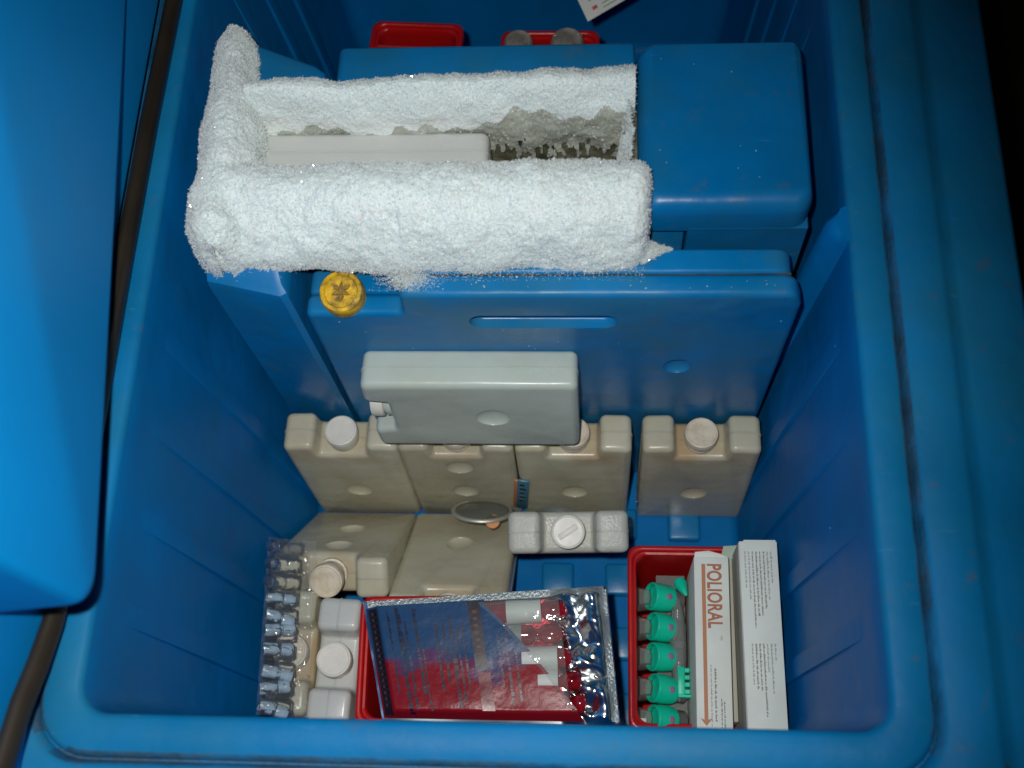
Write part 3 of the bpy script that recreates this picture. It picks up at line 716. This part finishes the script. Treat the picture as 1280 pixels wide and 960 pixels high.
# stained end at its front and grey side
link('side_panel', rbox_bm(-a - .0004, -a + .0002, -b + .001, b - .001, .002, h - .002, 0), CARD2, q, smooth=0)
c3, a, b, h = carton('low carton with an open mint white flap squeezed between the two printed cartons', .1008, .1062, .1000, .2240, .0130, .1560, m=CARD2)
bm = bmesh.new(); fl = [(-.006, b - .002, h), (.004, b - .002, h + .001), (.006, b + .0065, h + .010), (-.0045, b + .0060, h + .009)]
bm.faces.new([bm.verts.new(v) for v in fl]); r = bmesh.ops.extrude_face_region(bm, geom=bm.faces[:])
bmesh.ops.translate(bm, verts=[v for v in r['geom'] if isinstance(v, bmesh.types.BMVert)], vec=(0, .0003, -.0006)); bmesh.ops.recalc_face_normals(bm, faces=bm.faces)
link('open_flap', bm, mat('mint_card', (.55, .66, .56), .6, bump=0), c3, smooth=0)

# ------------------------------------------------------------ green capped vials in the right crate
capg = lathe([(.0088, .0030), (.0093, .0004), (.0100, 0), (.0108, .0003), (.0113, .0014), (.0113, .0022), (.0109, .0026), (.0112, .007), (.0108, .0155), (.0098, .0185), (.0080, .0198), (0, .0200)], 32, 'x')
cg = bpy.data.meshes.new('cap'); capg.to_mesh(cg); capg.free()
dish = lathe([(.0090, .0040), (.0075, .0046), (.0040, .0050), (0, .0050)], 28, 'x'); dg = bpy.data.meshes.new('dish'); dish.to_mesh(dg); dish.free()
vb = lathe([(.0060, .0195), (.0085, .0205), (.0085, .0270), (.0060, .0280), (0, .0280)], 24, 'x'); vg = bpy.data.meshes.new('vial_body'); vb.to_mesh(vg); vb.free()
places = ['at the back corner of the crate', 'second from the back of the crate', 'third, in the middle of its row', 'next to the toothed green clip', 'at the front of the crate']
for k in range(5):
    y = .1985 - k * .0237; x = .0440 + (.0006 if k % 2 else 0)
    v = thing('vial', 'vial with round green cap, ' + places[k], 'vial', (x, y, .1270), (R(0), R(28), R(random.uniform(-5, 5))), 'green capped vials in the right red crate')
    c = link('cap', cg.copy(), GREEN, v); link('inner_dish', dg.copy(), GREEN, c)
    link('body', vg.copy(), GRYL, v, (.0, 0, 0))
    bm = ellipsoid((0, 0, 0), (.0028, .0028, .0006), 12); link('mauve_spot', bm, PINK, c, (.0115, -.0006, .0110))
# clear tray wells that the vials lie in, left of the caps
wells = thing('clear_tray', 'clear moulded plastic insert with five wells under the green caps', 'plastic tray', (0, 0, 0))
for k in range(5):
    y = .1990 - k * .0235
    lp = []
    for f, zz in ((1, .110), (.9, .118), (.62, .1225)):
        cx, cy = .0395, y
        lp.append([(cx - .0055 * f - .0005, cy - .0098 * f, zz), (cx + .006 * f, cy - .0080 * f, zz), (cx + .0075 * f, cy, zz), (cx + .006 * f, cy + .0080 * f, zz), (cx - .0055 * f - .0005, cy + .0098 * f, zz)])
    link('well', loops_mesh(lp, False, True), CLEARG, wells, smooth=60)
link('tray_sheet', rbox_bm(.0500, .0730, .0985, .2200, .1045, .1053, 0), CLEARG, wells, smooth=0)
lp = []
for i in range(9):
    f = i / 8; yy = .118 + f * .085; wv = .0065 * math.sin(math.pi * f) ** .6 + .001
    lp.append([(.0655 + wv * math.cos(a2) * .9, yy, .122 + wv * math.sin(a2)) for a2 in [2 * math.pi * k / 14 for k in range(14)]])
link('grey_bubble', loops_mesh(lp, True, True), CLEARG, wells, smooth=70)
lp2 = rbox_bm(.0330, .0400, .1000, .1045, .120, .1285, .001, 2); link('paper_scrap', lp2, LABW, wells)
# toothed green clip and dropper tips
clip = thing('green_clip', 'toothed green plastic clip against the white carton in the right crate', 'clip', (.0690, .1330, .1260))
bm = rbox_bm(-.0050, .0006, -.0110, .0105, -.006, .0035, .0008, 2)
for k in range(4): rbox_bm(.0002, .0046, -.0102 + k * .0054, -.0066 + k * .0054, -.005, .0030, .0006, 1, bm=bm)
rbox_bm(-.0050, .0052, -.0128, -.0106, -.0060, .0036, .0005, 1, bm=bm)
link('comb', bm, GREEN, clip)
tip = thing('dropper_tip', 'small green dropper tip behind the back green cap', 'dropper', (.0690, .2080, .1240), (0, R(60), R(-70)))
link('tip', lathe([(.0, .012), (.0012, .011), (.0035, .004), (.0050, 0), (.0050, -.004), (.0042, -.005)], 18), GREEN, tip)
link('plug', lathe([(.0042, -.0045), (.0030, -.0055), (0, -.0058)], 18), BLK, tip)

# ------------------------------------------------------------ foil pouch with red ampoules
q00, q10, q11, q01 = Vector((-.1760, .1790, .1800)), Vector((.0090, .1935, .1830)), Vector((.0190, .0930, .1800)), Vector((-.1545, .0925, .1790))
def fp(u, v, dz=0.0):
    p = (q00 * (1 - u) + q10 * u) * (1 - v) + (q01 * (1 - u) + q11 * u) * v
    return Vector((p.x, p.y, p.z + dz))
pouch = thing('foil_pouch', 'foil and printed film pouch of red ampoules lying on the left red crate', 'pouch')
def grid(name, nu, nv, fz, m, parent, umin=0, umax=1, vmin=0, vmax=1, keep=None, smooth=180):
    bm = bmesh.new(); uvl = bm.loops.layers.uv.new('UVMap'); g = []
    for i in range(nu + 1):
        row = []
        for j in range(nv + 1):
            v = vmin + (vmax - vmin) * j / nv
            a0 = umin(v) if callable(umin) else umin; a1 = umax(v) if callable(umax) else umax
            u = a0 + (a1 - a0) * i / nu
            row.append((bm.verts.new(fp(u, v, fz(u, v))), u, v))
        g.append(row)
    for i in range(nu):
        for j in range(nv):
            c4 = [g[i][j], g[i][j + 1], g[i + 1][j + 1], g[i + 1][j]]
            if keep and not keep(c4[0][1], c4[0][2]): continue
            f = bm.faces.new([c[0] for c in c4])
            for lo, c in zip(f.loops, c4): lo[uvl].uv = (c[1], c[2])
    for vv in [v for v in bm.verts if not v.link_faces]: bm.verts.remove(vv)
    return link(name, bm, m, parent, smooth=smooth)
def crumple(u, v):
    k = min(1, max(0, (u - .76) / .06)); a = 0
    if k > 0:
        pts = Vector((u * 8, v * 4.2, 0)); a = (abs(noise.noise(pts * 1.1 + Vector((.3, 7, 0)))) * .0150 + abs(noise.noise(pts * 2.2 + Vector((4, 1, 0)))) * .0030)
    edge = min(u, 1 - u, v, 1 - v); e = min(1, edge / .05)
    return (a * k * e + noise.noise(Vector((u * 5, v * 4, 2))) * .0015 + .0010 * e)
grid('foil_sheet', 150, 84, crumple, FOIL, pouch, smooth=40)
grid('sealed_edge', 110, 3, lambda u, v: crumple(u, v) + .0022, FOILE, pouch, .02, .985, .004, .062)
grid('sealed_side_edge', 3, 50, lambda u, v: crumple(u, v) + .0022, FOILE, pouch, .965, .995, .03, .98)
def diag(v): return .50 + .40 * max(0, v - .12) ** .9
film_z = lambda u, v: .0135 + noise.noise(Vector((u * 5, v * 4, 8))) * .0009 + (-.0115 * max(0, 1 - min(u, v, 1.0 - v) / .07) if min(u, v, 1 - v) < .07 else 0)
grid('painted_reflection_film', 110, 70, film_z, PFILM, pouch, .012, lambda v: diag(v) + .006 * noise.noise(Vector((v * 14, 2, 2))), .075, .985)
def strip(name, u0, u1, v0, v1, m, dz=.0012, nu=3, nv=30):
    return grid(name, nu, nv, lambda u, v: film_z(u, v) + dz, m, pouch, u0, u1, v0, v1)
strip('black_band', .022, .062, .095, .97, BLK); strip('black_band', .432, .482, .085, .62, BLK)
strip('red_band', .438, .490, .64, .93, mat('deep_red_print', (.16, .004, .012), .3, bump=.1))
bm = bmesh.new(); r3 = random.Random(4)
for u0, va, vb, hh in ((.100, .13, .80, .010), (.135, .10, .95, .022), (.165, .22, .90, .012), (.205, .12, .80, .016), (.225, .45, .92, .010), (.285, .25, .75, .014), (.315, .22, .70, .013), (.345, .18, .86, .018), (.372, .30, .86, .012), (.395, .25, .78, .012), (.535, .35, .75, .012), (.565, .30, .88, .013), (.60, .45, .86, .010)):
    v = va
    while v < vb:
        ln = r3.uniform(.006, .05); hh2 = hh * r3.uniform(.45, 1.0)
        P4 = [fp(u0, v, film_z(u0, v) + .0014), fp(u0 + hh2, v, film_z(u0, v) + .0014), fp(u0 + hh2, v + ln, film_z(u0, v + ln) + .0014), fp(u0, v + ln, film_z(u0, v + ln) + .0014)]
        if u0 + hh < diag(v) - .01: bm.faces.new([bm.verts.new(x) for x in P4])
        v += ln + r3.uniform(.002, .012)
link('print_lines', bm, NAVY, pouch, smooth=0)['kind'] = 'stuff'
bm = bmesh.new()
for v in [.13 + .05 * k for k in range(16)]:
    P4 = [fp(.036, v, film_z(.034, v) + .0022), fp(.046, v, film_z(.05, v) + .0022), fp(.046, v + .02, film_z(.05, v + .02) + .0022), fp(.036, v + .02, film_z(.034, v + .02) + .0022)]
    bm.faces.new([bm.verts.new(x) for x in P4])
for v in [.16 + .055 * k for k in range(8)]:
    P4 = [fp(.448, v, film_z(.448, v) + .0022), fp(.466, v, film_z(.466, v) + .0022), fp(.466, v + .022, film_z(.466, v + .022) + .0022), fp(.448, v + .022, film_z(.448, v + .022) + .0022)]
    bm.faces.new([bm.verts.new(x) for x in P4])
link('band_print', bm, mat('brown_red_print', (.10, .035, .035), .4, bump=0), pouch, smooth=0)['kind'] = 'stuff'
grid('red_reflection_sheet', 40, 40, lambda u, v: crumple(u, v) + .0018, mat('painted_red_reflection', (.34, .02, .03), .25, metal=.6, bump=.2, bscale=150), pouch, .46, .775, .07, .97)  # red reflection behind the ampoules, put into the colour of an added sheet
# ampoules lying side by side, showing where the film ends
for k, (v, u0, u1, lab) in enumerate(((.175, .40, .835, (.585, .725)), (.355, .42, .81, None), (.535, .48, .83, (.625, .770)), (.705, .56, .86, (.680, .762)), (.865, .66, .87, None))):
    L0, L1 = fp(u0, v, .0055), fp(u1, v - .01, .0055); ax = (L1 - L0); ln = ax.length
    qq = Vector((0, 0, 1)).rotation_difference(ax)
    rr = .0076
    am = link('ampoule', lathe([(0, 0), (rr * .7, .001), (rr, .004), (rr, ln * .62), (rr * .96, ln * .66), (rr * .55, ln * .70), (rr * .62, ln * .74), (rr * .98, ln * .80), (rr * .98, ln * .93), (rr * .6, ln * .99), (0, ln)], 22), VIALR, pouch, L0, smooth=60)
    am.rotation_euler = qq.to_euler()
    if lab:
        s0 = (lab[0] - u0) / (u1 - u0) * ln; s1 = (lab[1] - u0) / (u1 - u0) * ln; lb = []
        for s in (s0, s1): lb.append([((rr + .0014) * math.cos(a2), (rr + .0014) * math.sin(a2), s) for a2 in [R(20 + 280 * t / 20) for t in range(21)]])
        bmL = loops_mesh(lb, closed=False); o = link('label', bmL, LABW, am, smooth=60)
        # turn the label's printed half upward
        o.rotation_euler = (0, 0, R(0))
    else:
        lb = [[((rr + .0006) * math.cos(a2), (rr + .0006) * math.sin(a2), s) for a2 in [2 * math.pi * t / 24 for t in range(25)]] for s in (ln * .22, ln * .55)]
        if k == 1: link('grey_print_band', loops_mesh(lb, closed=False), INKP, am, smooth=60)
grid('clear_cover', 60, 50, lambda u, v: .0160 - .0145 * max(0, 1 - min(1 - u, v, 1 - v) / .10) if min(1 - u, v, 1 - v) < .10 else .0160 + noise.noise(Vector((u * 8, v * 8, 5))) * .0012, CLEAR, pouch, lambda v: diag(v) - .02, lambda v: max(.80, diag(v)), .08, .97)

# ------------------------------------------------------------ clear blister strip along the left wall
bl = thing('blister_strip', 'clear blister strip of pale blue vials along the left wall', 'blister strip', (0, 0, 0))
B0, B1 = Vector((-.2455, .2270, .1840)), Vector((-.2400, .0936, .1840))   # back to front
ux = Vector((1, 0, -.45)).normalized()
def bp(s, t, h=0): return B0.lerp(B1, s) + ux * t + Vector((.40, 0, .9)) * h
bm = bmesh.new(); gr = []
for i in range(101):
    row = []
    for j in range(22):
        s = i / 100; t = -.0075 + .0375 * j / 21
        ph = (s * 10.0) % 1.0; bump = math.sqrt(max(0, 1 - ((ph - .5) / .42) ** 2))
        prof_t = 0
        if -.008 < t < .019: prof_t = min(1, (t + .008) / .002, (.019 - t) / .003)
        if .0052 < t < .0072: prof_t *= .75
        row.append(bm.verts.new(bp(s, t, .0068 * bump * prof_t + (.002 if .021 < t < .031 else 0) + .0011 * noise.noise(Vector((s * 60, t * 420, 1))))))
    gr.append(row)
for i in range(100):
    for j in range(21): bm.faces.new((gr[i][j], gr[i + 1][j], gr[i + 1][j + 1], gr[i][j + 1]))
bmesh.ops.recalc_face_normals(bm, faces=bm.faces)
link('clear_shell', bm, SHELL, bl, smooth=60)
for k in range(3, 10):
    s = (k + .5) / 10; v0 = link('small_vial', lathe([(0, 0), (.0042, .0004), (.0046, .002), (.0046, .0105), (.0030, .012), (.0030, .0135), (.0050, .0140), (.0050, .0215), (.0040, .0230), (0, .0232)], 18), VCAP, bl, bp(s + random.uniform(-.012, .012), -.0060 + random.uniform(-.001, .0012), .0012), smooth=50)
    v0.rotation_euler = Vector((0, 0, 1)).rotation_difference(ux + Vector((0, random.uniform(-.32, .22), 0))).to_euler()
for k in range(3):
    s = (k + .5) / 10; v0 = link('empty_well', lathe([(.0046, .001), (.0050, .003), (.0048, .009), (.003, .0115), (0, .012)], 14), film('well_film', (.80, .88, 1), .93, .05, 1.6, 320) if k == 0 else bpy.data.materials['well_film'], bl, bp(s, -.006, .001), smooth=50)
    v0.rotation_euler = (random.uniform(.2, .6), random.uniform(.4, 1), 0)

# ------------------------------------------------------------ card in the rear compartment
c0 = Vector((-.0080, .7015, .2040)); cu_ = Vector((-.0107, .0155, .0155)); cv_ = Vector((.0390, .0150, .0150))
cu_ = cu_ * 4.2; cv_ = cv_ * 2.0
nrm = cu_.cross(cv_).normalized()
if nrm.z < 0: nrm = -nrm
cardo = thing('printed_card', 'white printed card with green lines and red mark, leaning in the rear compartment', 'card')
bm = loops_mesh([[c0, c0 + cv_, c0 + cv_ + cu_, c0 + cu_], [x - nrm * .0012 for x in (c0, c0 + cv_, c0 + cv_ + cu_, c0 + cu_)]], True, True)
link('sheet', bm, CARD, cardo, smooth=0)
def cquad(bm, a, b2, c, d):
    P = lambda s, t: c0 + cu_ * s + cv_ * t + nrm * .0004
    bm.faces.new([bm.verts.new(x) for x in (P(a, b2), P(c, b2), P(c, d), P(a, d))])
bm = bmesh.new()
for s in (.035, .070, .105, .145): cquad(bm, s, .20 if s < .12 else .09, s + .008, .95)
link('green_lines', bm, mat('green_print', (.10, .22, .12), .6, bump=0), cardo, smooth=0)
bm = bmesh.new(); cquad(bm, .060, .095, .090, .150); link('red_mark', bm, mat('red_print', (.55, .03, .05), .6, bump=0), cardo, smooth=0)
# small clear scrap of tape on the right pack of the row
tp = link('tape_scrap', rbox_bm(-.0065, .0065, -.0005, .0005, 0, .032, 0), CLEAR, None, (.0465, .3022, .009), (0, R(-6), 0), smooth=0)
tag(tp, 'scrap of clear tape on the foot of the right end ice pack', 'tape')

# ------------------------------------------------------------ specks of ice
bm = bmesh.new(); r5 = random.Random(11)
def bead(x, y, z, nx, ny, nz):
    n = Vector((nx, ny, nz)).normalized(); t = n.orthogonal().normalized(); b2 = n.cross(t); rr = r5.uniform(.00022, .0005); hh = rr * .55
    rows = [[bm.verts.new(Vector((x, y, z)) + (t * math.cos(a) + b2 * math.sin(a)) * rr * q + n * hh * k) for a in [2 * math.pi * i / 9 for i in range(9)]] for q, k in ((1, -.1), (.85, .5), (.5, .88))]
    top = bm.verts.new(Vector((x, y, z)) + n * hh)
    for a, b in zip(rows, rows[1:]):
        for i in range(9): bm.faces.new((a[i], a[(i + 1) % 9], b[(i + 1) % 9], b[i]))
    for i in range(9): bm.faces.new((rows[-1][i], rows[-1][(i + 1) % 9], top))
for k in range(16): bead(r5.uniform(-.19, .125), .3415, r5.uniform(.24, .335), 0, -1, 0)
for k in range(24): bead(r5.uniform(-.125, .12), r5.uniform(.346, .353), .3735, 0, 0, 1)
for k in range(9): bead(r5.uniform(.04, .13), r5.uniform(.405, .51), .402, 0, 0, 1)
for k in range(8): z = r5.uniform(.2, .37); bead(wr(z), r5.uniform(.1, .32), z, -1, 0, .07)
o = link('ice_specks', bm, CRYS, smooth=0)
tag(o, 'tiny specks of ice scattered over the cold blue plastic', 'ice', kind='stuff')
